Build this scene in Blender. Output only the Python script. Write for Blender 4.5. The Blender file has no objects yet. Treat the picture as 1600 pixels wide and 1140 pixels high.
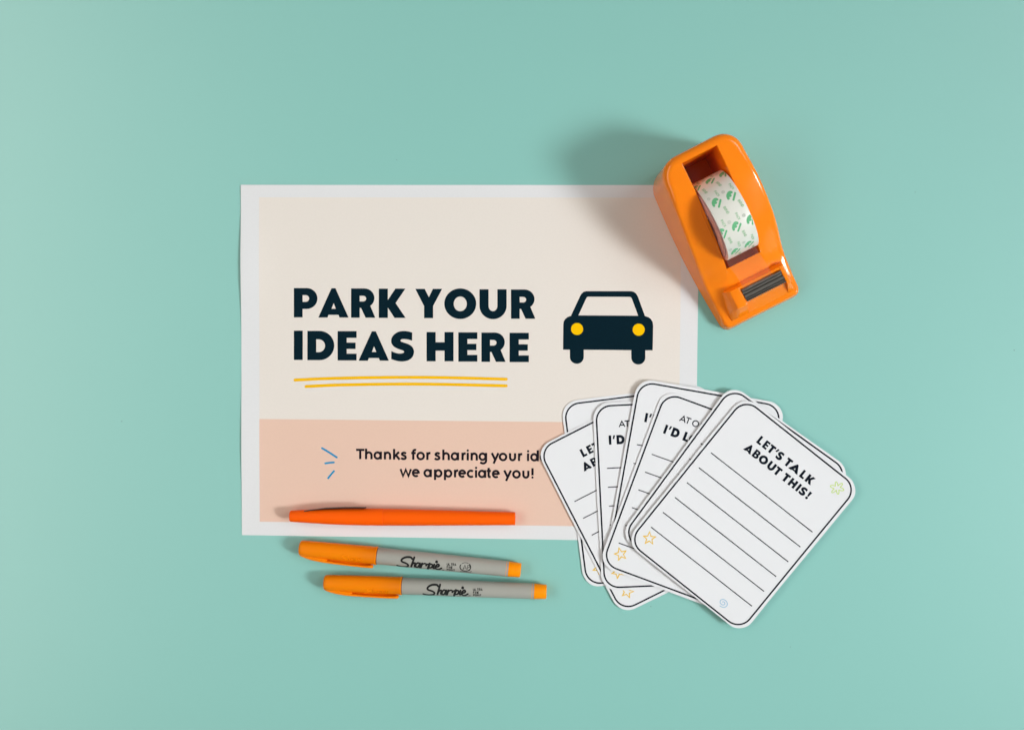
import bpy, math, random
import numpy as np
from mathutils import Matrix, Vector
from mathutils.geometry import tessellate_polygon

random.seed(7)
scene = bpy.context.scene
COL = scene.collection
MM = 0.001

# ------------------------------------------------------------------ camera
# pose solved from the four corners of the letter-size sheet (279.4 x 215.9 mm)
F_PX, RX, RY, DIST = 1689.55, 0.0350566, -0.0444179, 660.0
Rm = (Matrix.Rotation(RX, 3, 'X') @ Matrix.Rotation(RY, 3, 'Y'))      # world -> camera
RT = Rm.transposed()
CAM = RT @ Vector((0, 0, DIST))                                      # in mm
cam_d = bpy.data.cameras.new('camera')
cam_d.sensor_width = 36.0
cam_d.lens = F_PX / 1600.0 * 36.0
cam_d.clip_start, cam_d.clip_end = 0.01, 50.0
cam_d.dof.use_dof = True
cam_d.dof.focus_distance = 0.655
cam_d.dof.aperture_fstop = 9.0
cam = bpy.data.objects.new('camera', cam_d)
COL.objects.link(cam)
cam.matrix_world = Matrix.Translation(CAM * MM) @ RT.to_4x4()
scene.camera = cam

def px(x, y, z=0.0):
    """photo pixel -> point (mm) on the horizontal plane at height z (mm)"""
    d = RT @ Vector(((x - 800) / F_PX, (570 - y) / F_PX, -1.0))
    t = (z - CAM.z) / d.z
    return CAM + d * t

# ------------------------------------------------------------------ light
scene.view_settings.view_transform = 'Standard'
scene.view_settings.look = 'None'
scene.view_settings.gamma = 1.0
scene.view_settings.exposure = 0.04
world = bpy.data.worlds.new('World')
scene.world = world
world.use_nodes = True
bg = world.node_tree.nodes['Background']
bg.inputs['Color'].default_value = (1.0, 0.97, 0.93, 1)
bg.inputs['Strength'].default_value = 0.22

def area(name, az, el, dist, w, h, power, color, target=(0.05, 0.0, 0.0), spread=180.0):
    l = bpy.data.lights.new(name, 'AREA')
    l.shape = 'RECTANGLE'; l.size = w; l.size_y = h
    l.energy = power; l.color = color; l.spread = math.radians(spread)
    o = bpy.data.objects.new(name, l); COL.objects.link(o)
    a, e = math.radians(az), math.radians(el)
    t = Vector(target)
    p = t + Vector((math.cos(e) * math.cos(a), math.cos(e) * math.sin(a), math.sin(e))) * dist
    o.location = p
    o.rotation_euler = (t - p).to_track_quat('-Z', 'Y').to_euler()
    return o
area('window_light_low', -12, 37, 3.2, 0.74, 0.74, 2.95, (0.93, 0.98, 1.0), (0.08, -0.06, 0.0), 30)
area('window_light_high', 26, 46, 3.2, 1.60, 1.60, 1.60, (0.93, 0.98, 1.0), (0.08, -0.06, 0.0), 30)
area('room_bounce', 177, 47, 2.0, 2.2, 0.64, 14.0, (1.0, 0.94, 0.86))

# ------------------------------------------------------------------ materials
def lin(c):
    c = c / 255.0
    return c / 12.92 if c <= 0.04045 else ((c + 0.055) / 1.055) ** 2.4

def srgb(r, g, b, k=1.0):
    return (lin(r) * k, lin(g) * k, lin(b) * k, 1.0)

def material(name, color, rough=0.5, spec=0.5, metal=0.0, noise=0.0, noise_scale=200.0,
             bump=0.0, bump_scale=900.0, coat=0.0, sss=0.0, rough_var=0.0):
    m = bpy.data.materials.new(name); m.use_nodes = True
    nt = m.node_tree; b = nt.nodes['Principled BSDF']
    b.inputs['Base Color'].default_value = color
    b.inputs['Roughness'].default_value = rough
    b.inputs['Specular IOR Level'].default_value = spec
    b.inputs['Metallic'].default_value = metal
    b.inputs['Coat Weight'].default_value = coat
    if sss:
        b.inputs['Subsurface Weight'].default_value = sss
        b.inputs['Subsurface Radius'].default_value = (0.004, 0.0015, 0.0006)
        b.inputs['Subsurface Scale'].default_value = 0.6
    tc = nt.nodes.new('ShaderNodeTexCoord')
    if noise or rough_var:
        n = nt.nodes.new('ShaderNodeTexNoise'); n.inputs['Scale'].default_value = noise_scale
        n.inputs['Detail'].default_value = 5
        nt.links.new(tc.outputs['Object'], n.inputs['Vector'])
        if noise:
            mx = nt.nodes.new('ShaderNodeMix'); mx.data_type = 'RGBA'
            mx.inputs['A'].default_value = tuple(c * (1 - noise) for c in color[:3]) + (1,)
            mx.inputs['B'].default_value = tuple(min(1, c * (1 + noise)) for c in color[:3]) + (1,)
            nt.links.new(n.outputs['Fac'], mx.inputs['Factor'])
            nt.links.new(mx.outputs['Result'], b.inputs['Base Color'])
        if rough_var:
            mr = nt.nodes.new('ShaderNodeMapRange')
            mr.inputs['To Min'].default_value = max(0, rough - rough_var)
            mr.inputs['To Max'].default_value = rough + rough_var
            nt.links.new(n.outputs['Fac'], mr.inputs['Value'])
            nt.links.new(mr.outputs['Result'], b.inputs['Roughness'])
    if bump:
        n2 = nt.nodes.new('ShaderNodeTexNoise'); n2.inputs['Scale'].default_value = bump_scale
        n2.inputs['Detail'].default_value = 4
        nt.links.new(tc.outputs['Object'], n2.inputs['Vector'])
        bp = nt.nodes.new('ShaderNodeBump'); bp.inputs['Strength'].default_value = bump
        bp.inputs['Distance'].default_value = 0.0003
        nt.links.new(n2.outputs['Fac'], bp.inputs['Height'])
        nt.links.new(bp.outputs['Normal'], b.inputs['Normal'])
    return m

M = {}
M['card'] = material('card_stock', (0.775, 0.775, 0.79, 1), 0.6, 0.3, noise=0.015, noise_scale=60, bump=0.02, bump_scale=2500)
M['ink'] = material('dark_navy_ink', (0.0008, 0.013, 0.022, 1), 0.7, 0.06, noise=0.35, noise_scale=1500)
M['ink_card'] = material('card_ink', (0.006, 0.009, 0.017, 1), 0.7, 0.08)
M['ink_text'] = material('plum_black_ink', (0.014, 0.009, 0.014, 1), 0.7, 0.08)
M['yellow'] = material('yellow_ink', (0.84, 0.46, 0.004, 1), 0.7, 0.08)
M['headlight'] = material('headlamp_yellow_ink', (0.92, 0.53, 0.0, 1), 0.7, 0.06)
M['blue'] = material('blue_ink', (0.004, 0.25, 0.50, 1), 0.7, 0.08)
M['star'] = material('star_yellow_ink', (0.80, 0.52, 0.06, 1), 0.55, 0.3)
M['green_pale'] = material('pale_green_ink', (0.55, 0.70, 0.20, 1), 0.55, 0.3)
M['blue_pale'] = material('pale_blue_ink', (0.28, 0.50, 0.68, 1), 0.55, 0.3)
M['orange'] = material('orange_plastic', (0.98, 0.235, 0.004, 1), 0.14, 0.40, sss=0.14, rough_var=0.02, noise_scale=40)
M['steel'] = material('blade_steel', (0.27, 0.255, 0.23, 1), 0.34, 0.5, metal=1.0, rough_var=0.08, noise_scale=300)
M['steel_dark'] = material('clip_metal', (0.10, 0.08, 0.07, 1), 0.25, 0.5, metal=1.0)
M['flair'] = material('flair_orange_plastic', (1.0, 0.115, 0.0, 1), 0.5, 0.12, noise=0.02, noise_scale=80, sss=0.08)
M['cap'] = material('marker_orange_plastic', (0.90, 0.232, 0.0, 1), 0.42, 0.15, noise=0.02, noise_scale=90, sss=0.10)
M['plug'] = material('marker_end_plastic', (1.0, 0.29, 0.0, 1), 0.42, 0.15, sss=0.10)
M['barrel'] = material('grey_barrel_plastic', (0.37, 0.365, 0.325, 1), 0.42, 0.4, noise=0.02, noise_scale=120, bump=0.03, bump_scale=400)
M['seam'] = material('dark_seam', (0.20, 0.06, 0.01, 1), 0.5, 0.3)
M['pen_ink'] = material('black_print', (0.010, 0.011, 0.011, 1), 0.5, 0.3)
M['tape_white'] = material('tape_roll_white', (0.74, 0.73, 0.66, 1), 0.35, 0.5, noise=0.03, noise_scale=150, coat=0.2)
M['tape_side'] = material('tape_roll_side', (0.85, 0.50, 0.47, 1), 0.35, 0.5, noise=0.25, noise_scale=260)
M['tape_green'] = material('tape_print_green', (0.13, 0.45, 0.21, 1), 0.4, 0.4)
M['tape_green_pale'] = material('tape_print_pale_green', (0.30, 0.52, 0.30, 1), 0.4, 0.4)
M['tape_grey_pale'] = material('tape_print_grey', (0.50, 0.54, 0.46, 1), 0.4, 0.4)
M['core'] = material('clear_core_plastic', (0.72, 0.40, 0.38, 1), 0.18, 0.5, noise=0.2, noise_scale=180)

def film_material():
    m = bpy.data.materials.new('clear_tape_film'); m.use_nodes = True
    nt = m.node_tree; nt.nodes.clear()
    out = nt.nodes.new('ShaderNodeOutputMaterial')
    t = nt.nodes.new('ShaderNodeBsdfTransparent'); t.inputs['Color'].default_value = (0.97, 0.96, 0.95, 1)
    p = nt.nodes.new('ShaderNodeBsdfPrincipled')
    p.inputs['Base Color'].default_value = (0.80, 0.72, 0.66, 1); p.inputs['Roughness'].default_value = 0.12
    mx = nt.nodes.new('ShaderNodeMixShader'); mx.inputs[0].default_value = 0.05
    nt.links.new(t.outputs[0], mx.inputs[1]); nt.links.new(p.outputs[0], mx.inputs[2])
    nt.links.new(mx.outputs[0], out.inputs['Surface'])
    return m
M['film'] = film_material()

def table_material():
    m = bpy.data.materials.new('mint_painted_board'); m.use_nodes = True
    nt = m.node_tree; b = nt.nodes['Principled BSDF']
    L = nt.links.new
    tc = nt.nodes.new('ShaderNodeTexCoord')
    n = nt.nodes.new('ShaderNodeTexNoise'); n.inputs['Scale'].default_value = 5; n.inputs['Detail'].default_value = 6
    L(tc.outputs['Object'], n.inputs['Vector'])
    base = (0.250, 0.553, 0.495)
    mx = nt.nodes.new('ShaderNodeMix'); mx.data_type = 'RGBA'
    mx.inputs['A'].default_value = tuple(c * 0.975 for c in base) + (1,)
    mx.inputs['B'].default_value = tuple(c * 1.025 for c in base) + (1,)
    L(n.outputs['Fac'], mx.inputs['Factor'])
    L(mx.outputs['Result'], b.inputs['Base Color'])
    b.inputs['Roughness'].default_value = 0.38
    b.inputs['Specular IOR Level'].default_value = 0.95
    n2 = nt.nodes.new('ShaderNodeTexNoise'); n2.inputs['Scale'].default_value = 420; n2.inputs['Detail'].default_value = 4
    L(tc.outputs['Object'], n2.inputs['Vector'])
    bp = nt.nodes.new('ShaderNodeBump'); bp.inputs['Strength'].default_value = 0.05; bp.inputs['Distance'].default_value = 0.0004
    L(n2.outputs['Fac'], bp.inputs['Height']); L(bp.outputs['Normal'], b.inputs['Normal'])
    return m
M['table'] = table_material()

# ------------------------------------------------------------------ mesh helpers (all lengths in mm)
def mesh_obj(name, verts, faces, mat, parent=None, smooth=False, sharp=None):
    me = bpy.data.meshes.new(name)
    me.from_pydata([tuple(c * MM for c in v) for v in verts], [], faces)
    me.materials.append(mat)
    if smooth:
        me.polygons.foreach_set('use_smooth', [True] * len(me.polygons))
        if sharp is not None:
            me.set_sharp_from_angle(angle=math.radians(sharp))
    me.update()
    o = bpy.data.objects.new(name, me); COL.objects.link(o)
    if parent: o.parent = parent
    return o

def thing(name, label, cat, loc=(0, 0, 0), rotz=0.0, group=None):
    o = bpy.data.objects.new(name, None); o.empty_display_size = 0.01
    COL.objects.link(o)
    o.location = tuple(c * MM for c in loc); o.rotation_euler = (0, 0, rotz)
    o['label'] = label; o['category'] = cat
    if group: o['group'] = group
    return o

class Print:
    """flat print: filled polygons and strokes in 2-D, laid on a surface by a mapping (x, y, lift) -> 3-D"""
    def __init__(s): s.v = []; s.f = []; s.n = 0
    def lift(s): s.n += 1; return 0.0025 * (s.n % 14)
    def poly(s, outer, holes=()):
        loops = [[Vector((p[0], p[1], 0)) for p in l] for l in (outer, *holes)]
        tris = tessellate_polygon(loops)
        b = len(s.v); h = s.lift()
        for l in loops:
            s.v += [(p.x, p.y, h) for p in l]
        for t in tris:
            a, c, d = (s.v[b + i] for i in t)
            ar = (c[0] - a[0]) * (d[1] - a[1]) - (c[1] - a[1]) * (d[0] - a[0])
            if abs(ar) < 1e-12: continue
            s.f.append(tuple(b + i for i in t))
    def stroke(s, pts, w, closed=False, cap='butt', seg=None, w_end=None, crown=0.0):
        P = [Vector((p[0], p[1])) for p in pts]
        if closed: P = P + [P[0]]
        if seg:
            Q = [P[0]]
            for a, c in zip(P, P[1:]):
                k = max(1, int((c - a).length / seg))
                Q += [a.lerp(c, (i + 1) / k) for i in range(k)]
            P = Q
        Q = [P[0]]
        for p in P[1:]:
            if (p - Q[-1]).length > 1e-6: Q.append(p)
        P = Q; n = len(P)
        if n < 2: return
        if cap == 'round' and not closed:
            # small tapered ends that read as round caps
            d0 = (P[0] - P[1]).normalized(); d1 = (P[-1] - P[-2]).normalized()
            P = [P[0] + d0 * w * .48, P[0] + d0 * w * .33] + P + [P[-1] + d1 * w * .33, P[-1] + d1 * w * .48]
            ws = [.35, .78] + [1] * n + [.78, .35]; n += 4
        else:
            ws = [1] * n
        b = len(s.v); h = s.lift()
        for i in range(n):
            if closed:
                t0 = (P[i] - P[i - 1 if i else n - 2]).normalized(); t1 = (P[(i + 1) if i < n - 1 else 1] - P[i]).normalized()
            else:
                t0 = (P[i] - P[i - 1]).normalized() if i else (P[1] - P[0]).normalized()
                t1 = (P[i + 1] - P[i]).normalized() if i < n - 1 else t0
            t = t0 + t1
            t = t.normalized() if t.length > 1e-6 else t1
            nn = Vector((-t.y, t.x))
            k = 1.0 / max(0.5, nn.dot(Vector((-t1.y, t1.x))))
            ww = w * ws[i] * (1 if w_end is None else 1 + (w_end / w - 1) * i / (n - 1))
            for q in (1, 0, -1):
                pp = P[i] + nn * (ww / 2 * k * q)
                s.v.append((pp.x, pp.y, h + (crown if q == 0 else 0)))
        for i in range(n - 1):
            for q in range(2):
                a = b + i * 3 + q
                s.f.append((a, a + 3, a + 4, a + 1))
    def disc(s, c, rx, ry=None, k=24):
        ry = ry or rx
        s.poly([(c[0] + rx * math.cos(2 * math.pi * i / k), c[1] + ry * math.sin(2 * math.pi * i / k)) for i in range(k)])
    def refine(s, e):
        """split long edges so that the print follows a curved surface"""
        T = []
        for q in s.f: T += [q] if len(q) == 3 else [(q[0], q[1], q[2]), (q[0], q[2], q[3])]
        mid = {}
        def m_(a, b):
            k = (min(a, b), max(a, b))
            if k not in mid:
                mid[k] = len(s.v); s.v.append(tuple((x + y) / 2 for x, y in zip(s.v[a], s.v[b])))
            return mid[k]
        out = []
        while T:
            a, b, c = T.pop()
            L = [((s.v[i][0] - s.v[j][0]) ** 2 + (s.v[i][1] - s.v[j][1]) ** 2, i, j, k) for i, j, k in ((a, b, c), (b, c, a), (c, a, b))]
            d, i, j, k = max(L)
            if d <= e * e: out.append((a, b, c)); continue
            m = m_(i, j); T += [(i, m, k), (m, j, k)]
        s.f = out
    def build(s, name, mapping, mat, parent, edge=None):
        if edge: s.refine(edge)
        v = [mapping(*p) for p in s.v]
        # faces look up
        f = []
        for q in s.f:
            a, b_, c = (Vector(v[q[0]]), Vector(v[q[1]]), Vector(v[q[2]]))
            f.append(q if (b_ - a).cross(c - a).z >= 0 else tuple(reversed(q)))
        return mesh_obj(name, v, f, mat, parent)

def arc(cx, cy, rx, ry, a0, a1, n=14):
    return [(cx + rx * math.cos(math.radians(a0 + (a1 - a0) * i / n)),
             cy + ry * math.sin(math.radians(a0 + (a1 - a0) * i / n))) for i in range(n + 1)]

def smooth_path(pts, k=6):
    """Catmull-Rom through the points"""
    P = [Vector(p) for p in pts]
    Q = [P[0] * 2 - P[1]] + P + [P[-1] * 2 - P[-2]]
    out = []
    for i in range(1, len(Q) - 2):
        for j in range(k):
            t = j / k
            a, b, c, d = Q[i - 1], Q[i], Q[i + 1], Q[i + 2]
            out.append(0.5 * ((2 * b) + (c - a) * t + (2 * a - 5 * b + 4 * c - d) * t * t + (3 * b - a - 3 * c + d) * t ** 3))
    out.append(P[-1])
    return [(p.x, p.y) for p in out]

# ------------------------------------------------------------------ heavy geometric capitals (y down, cap height 350)
def cap_glyphs():
    G = {}
    G['P'] = (281, [[(0, 0)] + arc(154, 125, 127, 125, -90, 90) + [(104, 250), (104, 350), (0, 350)]],
              [[(104, 85)] + arc(142, 125, 40, 40, -90, 90, 10) + [(104, 165)]])
    G['A'] = (360, [[(157, 0), (204, 0), (360, 350), (253, 350), (239, 318), (122, 318), (110, 350), (0, 350)]],
              [[(183, 178), (209, 246), (157, 246)]])
    G['R'] = (288, [[(0, 0)] + arc(160, 115, 118, 115, -90, 54) + [(288, 350), (173, 350), (118, 232), (103, 232), (103, 350), (0, 350)]],
              [[(103, 88)] + arc(142, 122, 38, 34, -90, 90, 10) + [(103, 156)]])
    G['K'] = (318, [[(0, 0), (108, 0), (108, 135), (198, 0), (318, 0), (200, 172), (320, 350), (188, 350), (108, 228), (108, 350), (0, 350)]], [])
    G['Y'] = (320, [[(0, 0), (112, 0), (162, 100), (209, 0), (320, 0), (212, 205), (212, 350), (104, 350), (104, 205)]], [])
    G['O'] = (380, [arc(190, 175, 190, 183, 0, 352, 44)], [arc(190, 177, 78, 88, 0, 352, 44)])
    G['U'] = (323, [[(0, 0), (108, 0)] + arc(160.5, 200, 52.5, 62, 180, 0, 14) + [(213, 0), (323, 0)] + arc(161.5, 197, 161.5, 160, 0, 180, 24)], [])
    G['I'] = (106, [[(0, 0), (106, 0), (106, 350), (0, 350)]], [])
    G['D'] = (320, [[(0, 0)] + arc(145, 175, 175, 175, -90, 90, 22) + [(0, 350)]],
              [[(105, 101)] + arc(134, 178, 77, 77, -90, 90, 14) + [(105, 255)]])
    G['E'] = (226, [[(0, 0), (226, 0), (226, 80), (108, 80), (108, 137), (214, 137), (214, 213), (108, 213), (108, 270), (226, 270), (226, 350), (0, 350)]], [])
    S = [(253, 10), (205, -3), (150, -8), (95, 0), (45, 27), (12, 67), (2, 107), (10, 147), (40, 182), (90, 207), (140, 224), (157, 238),
         (150, 252), (125, 261), (85, 260), (45, 250), (5, 232), (3, 327), (50, 344), (105, 355), (160, 354), (215, 338), (255, 304),
         (272, 260), (273, 224), (255, 184), (215, 153), (165, 134), (125, 120), (113, 108), (120, 95), (145, 88), (195, 92), (252, 108)]
    a = smooth_path(S[:17], 3); b = smooth_path(S[17:], 3)
    G['S'] = (275, [a + b], [])
    G['H'] = (321, [[(0, 0), (108, 0), (108, 122), (213, 122), (213, 0), (321, 0), (321, 350), (213, 350), (213, 222), (108, 222), (108, 350), (0, 350)]], [])
    G['L'] = (215, [[(0, 0), (104, 0), (104, 264), (215, 264), (215, 350), (0, 350)]], [])
    G['T'] = (262, [[(0, 0), (262, 0), (262, 88), (184, 88), (184, 350), (78, 350), (78, 88), (0, 88)]], [])
    G['B'] = (288, [[(0, 0)] + arc(158, 93, 108, 93, -90, 62, 12) + arc(168, 248, 120, 102, -58, 90, 14) + [(0, 350)]],
              [[(100, 76)] + arc(142, 106, 30, 30, -90, 90, 8) + [(100, 136)], [(100, 212)] + arc(150, 243, 33, 31, -90, 90, 8) + [(100, 274)]])
    G["'"] = (110, [[(34, 0), (116, 0), (70, 140), (0, 140)]], [])
    G['!'] = (130, [[(10, 0), (124, 0), (98, 222), (34, 222)], arc(65, 298, 56, 56, 0, 345, 23)], [])
    return G
CAPS = cap_glyphs()

def put_cap(pr, ch, x0, x1, ytop, ybot):
    """one heavy capital in the box x0..x1, ytop..ybot (any 2-D system)"""
    w, outs, holes = CAPS[ch]
    fx = lambda p: (x0 + p[0] / w * (x1 - x0), ytop + p[1] / 350.0 * (ybot - ytop))
    for i, o in enumerate(outs):
        pr.poly([fx(p) for p in o], [[fx(p) for p in h] for h in holes] if i == 0 else [])

# light strokes: monoline lowercase (y up from the baseline, x-height 48, stroke 12)
def circ(cx, cy, r, a0=0, a1=360, n=26, ry=None):
    return arc(cx, cy, r, ry or r, a0, a1, n)
LOW = {
    'T': [[(0, 58), (53, 58)], [(26.5, 63), (26.5, 0)]],
    'h': [[(6, 66), (6, 0)], [(6, 22)] + circ(23, 25, 17, 180, 0, 12, 18) + [(40, 0)]],
    'a': [circ(24, 24, 18.5, 0, 360, 26, 19.5), [(44.5, 48), (44.5, 0)]],
    'n': [[(6, 48), (6, 0)], [(6, 22)] + circ(22, 25, 16, 180, 0, 12, 18) + [(38, 0)]],
    'k': [[(6, 66), (6, 0)], [(7, 17), (37, 48)], [(18, 27), (41, 0)]],
    's': [smooth_path([(32, 37), (26, 42), (18, 43.5), (9, 39), (8.5, 32), (17, 26.5), (26, 22), (30.5, 14), (27, 7), (17.5, 4.5), (9, 6), (2.5, 11)], 4)],
    'f': [smooth_path([(33, 60), (25, 61.5), (17, 57), (15, 46), (15, 35)], 4) + [(15, 0)], [(2, 42), (31, 42)]],
    'o': [circ(26, 24, 20)],
    'r': [[(6, 48), (6, 0)], smooth_path([(6, 22), (9, 35), (16, 42), (26, 43)], 4)],
    'i': [[(5.5, 48), (5.5, 0)], 'dot', (5.5, 61.5, 7.2)],
    'g': [circ(24, 24, 18.5, 0, 360, 26, 19.5), [(46, 48), (46, 8)] + smooth_path([(46, 0), (43, -10), (34, -16.5), (22, -17), (9, -11)], 4)],
    'y': [[(4, 48), (25, 5)], [(45, 48), (15, -18)]],
    'u': [[(6, 48), (6, 22)] + circ(21.5, 21, 15.5, 180, 360, 12, 16.5) + [(37, 48)], ],
    'd': [circ(24, 24, 18.5, 0, 360, 26, 19.5), [(46, 68), (46, 0)]],
    'e': [[(7, 25), (41, 25)], [(42, 22)] + circ(24, 24, 18.3, 0, 312, 24, 19.5)],
    'w': [[(3.5, 48), (19, 4), (36, 44), (53, 4), (68.5, 48)]],
    'p': [[(6, 48), (6, -18)], circ(27, 24, 18.5, 0, 360, 26, 19.5)],
    'c': [circ(25, 24, 19, 48, 312, 22, 19.5)],
    't': [[(12, 62), (12, 16)] + smooth_path([(12, 12), (15, 6), (25, 5.5)], 4), [(0, 43), (26, 43)]],
    '!': [[(6, 64), (6, 19)], 'dot', (6, 6, 7.2)],
}
LOW_W = dict(T=53, h=46, a=50, n=44, k=47, s=37, f=34, o=52, r=26, i=11, g=52, y=49, u=43, d=52, e=48, w=72, p=49, c=44, t=26)
LOW_W['!'] = 12

# plain stroke capitals (unit box 0..1, y up)
SC = {
    'A': [[(0, 0), (.5, 1), (1, 0)], [(.2, .32), (.8, .32)]], 'T': [[(0, 1), (1, 1)], [(.5, 1), (.5, 0)]],
    'O': [circ(.5, .5, .5, 0, 360, 20)], 'U': [[(0, 1), (0, .35)] + circ(.5, .35, .5, 180, 360, 10, .35) + [(1, 1)]],
    'L': [[(0, 1), (0, 0), (1, 0)]], 'R': [[(0, 0), (0, 1), (.7, 1), (1, .8), (.9, .58), (.6, .48), (0, .48)], [(.5, .48), (1, 0)]],
    'F': [[(0, 0), (0, 1), (1, 1)], [(0, .52), (.8, .52)]], 'I': [[(.5, 1), (.5, 0)]], 'N': [[(0, 0), (0, 1), (1, 0), (1, 1)]],
    'E': [[(1, 0), (0, 0), (0, 1), (1, 1)], [(0, .52), (.85, .52)]], 'P': [[(0, 0), (0, 1), (.7, 1), (1, .75), (.7, .48), (0, .48)]],
    'C': [circ(.5, .5, .5, 45, 315, 14)], 'K': [[(0, 0), (0, 1)], [(1, 1), (0, .42)], [(.35, .6), (1, 0)]],
    'B': [[(0, 0), (0, 1), (.7, 1), (.9, .75), (.6, .53), (0, .53)], [(.6, .53), (1, .28), (.7, 0), (0, 0)]],
    'D': [[(0, 0), (0, 1), (.55, 1), (1, .65), (1, .35), (.55, 0), (0, 0)]],
}

# ------------------------------------------------------------------ table
def slab(x0, x1, y0, y1, z0, z1):
    v = [(x, y, z) for z in (z0, z1) for y in (y0, y1) for x in (x0, x1)]
    return v, [(0, 2, 3, 1), (4, 5, 7, 6), (0, 1, 5, 4), (2, 6, 7, 3), (0, 4, 6, 2), (1, 3, 7, 5)]
v, f = slab(-800, 800, -620, 620, -22, 0)
t = mesh_obj('table_top', v, f, M['table'])
t['kind'] = 'structure'

# ------------------------------------------------------------------ printed sheet
PW, PH = 279.4, 215.9
PX0, PY0, PTH = -166.455, 110.162, -0.00616728      # top-left corner and turn, from the camera fit
sheet = thing('paper_sheet', 'letter-size printed sheet with cream and peach panels and a car emblem', 'paper', (PX0, PY0, 0), PTH)
cs, sn = math.cos(PTH), math.sin(PTH)

def paper_local(x, y):
    dx, dy = x - PX0, y - PY0
    return dx * cs + dy * sn, -dx * sn + dy * cs

def smoothstep(a, b, x):
    t = min(1.0, max(0.0, (x - a) / (b - a))); return t * t * (3 - 2 * t)

def paper_z(x, y):
    """height of the sheet's top face; x right, y up from its top-left corner: the left edge lifts in two waves"""
    e = 1 - smoothstep(0, 26, x)
    z = 1.5 * e * (math.exp(-((y + 48) / 26) ** 2) + 0.55 * math.exp(-((y + 158) / 26) ** 2))
    z += 0.45 * (1 - smoothstep(0, 14, -y)) * (0.5 + 0.5 * math.sin(x / 26.0 + 1.2)) * smoothstep(200, 150, x)
    return 0.16 + z

# the print boundaries, measured on the photograph
q = lambda a, b: paper_local(*px(a, b, 0.16)[:2])
pan_l = q(405.3, 560)[0]; pan_r = q(1062, 580)[0]; pan_t = q(710, 308.6)[1]
pan_m = q(640, 656.6)[1]; pan_b = q(640, 817.8)[1]

def sheet_material():
    m = bpy.data.materials.new('printed_sheet'); m.use_nodes = True
    nt = m.node_tree; b = nt.nodes['Principled BSDF']; L = nt.links.new
    tc = nt.nodes.new('ShaderNodeTexCoord'); sp = nt.nodes.new('ShaderNodeSeparateXYZ')
    L(tc.outputs['Object'], sp.inputs[0])
    def edge(axis, at, sign):
        mr = nt.nodes.new('ShaderNodeMapRange')
        mr.inputs['From Min'].default_value = (at - 0.10 * sign) * MM; mr.inputs['From Max'].default_value = (at + 0.10 * sign) * MM
        L(sp.outputs[axis], mr.inputs['Value']); return mr.outputs['Result']
    def mul(a, c):
        n = nt.nodes.new('ShaderNodeMath'); n.operation = 'MULTIPLY'; L(a, n.inputs[0]); L(c, n.inputs[1]); return n.outputs[0]
    inside = mul(mul(edge('X', pan_l, 1), edge('X', pan_r, -1)), mul(edge('Y', pan_t, -1), edge('Y', pan_b, 1)))
    low = edge('Y', pan_m, -1)
    n = nt.nodes.new('ShaderNodeTexNoise'); n.inputs['Scale'].default_value = 900; n.inputs['Detail'].default_value = 3
    L(tc.outputs['Object'], n.inputs['Vector'])
    m1 = nt.nodes.new('ShaderNodeMix'); m1.data_type = 'RGBA'
    m1.inputs['A'].default_value = (0.785, 0.722, 0.660, 1); m1.inputs['B'].default_value = (0.785, 0.540, 0.428, 1)
    L(low, m1.inputs['Factor'])
    m2 = nt.nodes.new('ShaderNodeMix'); m2.data_type = 'RGBA'; m2.inputs['A'].default_value = (0.750, 0.748, 0.755, 1)
    L(inside, m2.inputs['Factor']); L(m1.outputs['Result'], m2.inputs['B'])
    m3 = nt.nodes.new('ShaderNodeMix'); m3.data_type = 'RGBA'; m3.blend_type = 'MULTIPLY'
    m3.inputs['Factor'].default_value = 0.05
    L(m2.outputs['Result'], m3.inputs['A']); L(n.outputs['Fac'], m3.inputs['B'])
    L(m3.outputs['Result'], b.inputs['Base Color'])
    b.inputs['Roughness'].default_value = 0.6; b.inputs['Specular IOR Level'].default_value = 0.3
    bp = nt.nodes.new('ShaderNodeBump'); bp.inputs['Strength'].default_value = 0.08; bp.inputs['Distance'].default_value = 0.0002
    n2 = nt.nodes.new('ShaderNodeTexNoise'); n2.inputs['Scale'].default_value = 1800
    L(tc.outputs['Object'], n2.inputs['Vector']); L(n2.outputs['Fac'], bp.inputs['Height']); L(bp.outputs['Normal'], b.inputs['Normal'])
    return m
nx, ny = 70, 54
v, f = [], []
for side, dz in ((0, 0.0), (1, -0.12)):
    for j in range(ny + 1):
        for i in range(nx + 1):
            x, y = PW * (i / nx) ** 1.4, -PH * j / ny
            v.append((x, y, paper_z(x, y) + dz))
n0 = (nx + 1) * (ny + 1)
for j in range(ny):
    for i in range(nx):
        a = j * (nx + 1) + i
        f.append((a, a + nx + 1, a + nx + 2, a + 1))
        f.append((n0 + a, n0 + a + 1, n0 + a + nx + 2, n0 + a + nx + 1))
ring = [i for i in range(nx + 1)] + [j * (nx + 1) + nx for j in range(1, ny + 1)] + \
       [ny * (nx + 1) + i for i in range(nx - 1, -1, -1)] + [j * (nx + 1) for j in range(ny - 1, 0, -1)]
for a, b in zip(ring, ring[1:] + ring[:1]): f.append((a, b, n0 + b, n0 + a))
mesh_obj('sheet', v, f, sheet_material(), sheet, smooth=True, sharp=40)

def on_sheet(x, y, h):
    p = px(x, y, 0.18)
    lx, ly = paper_local(p.x, p.y)
    return (lx, ly, paper_z(lx, ly) + 0.03 + h)

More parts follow.
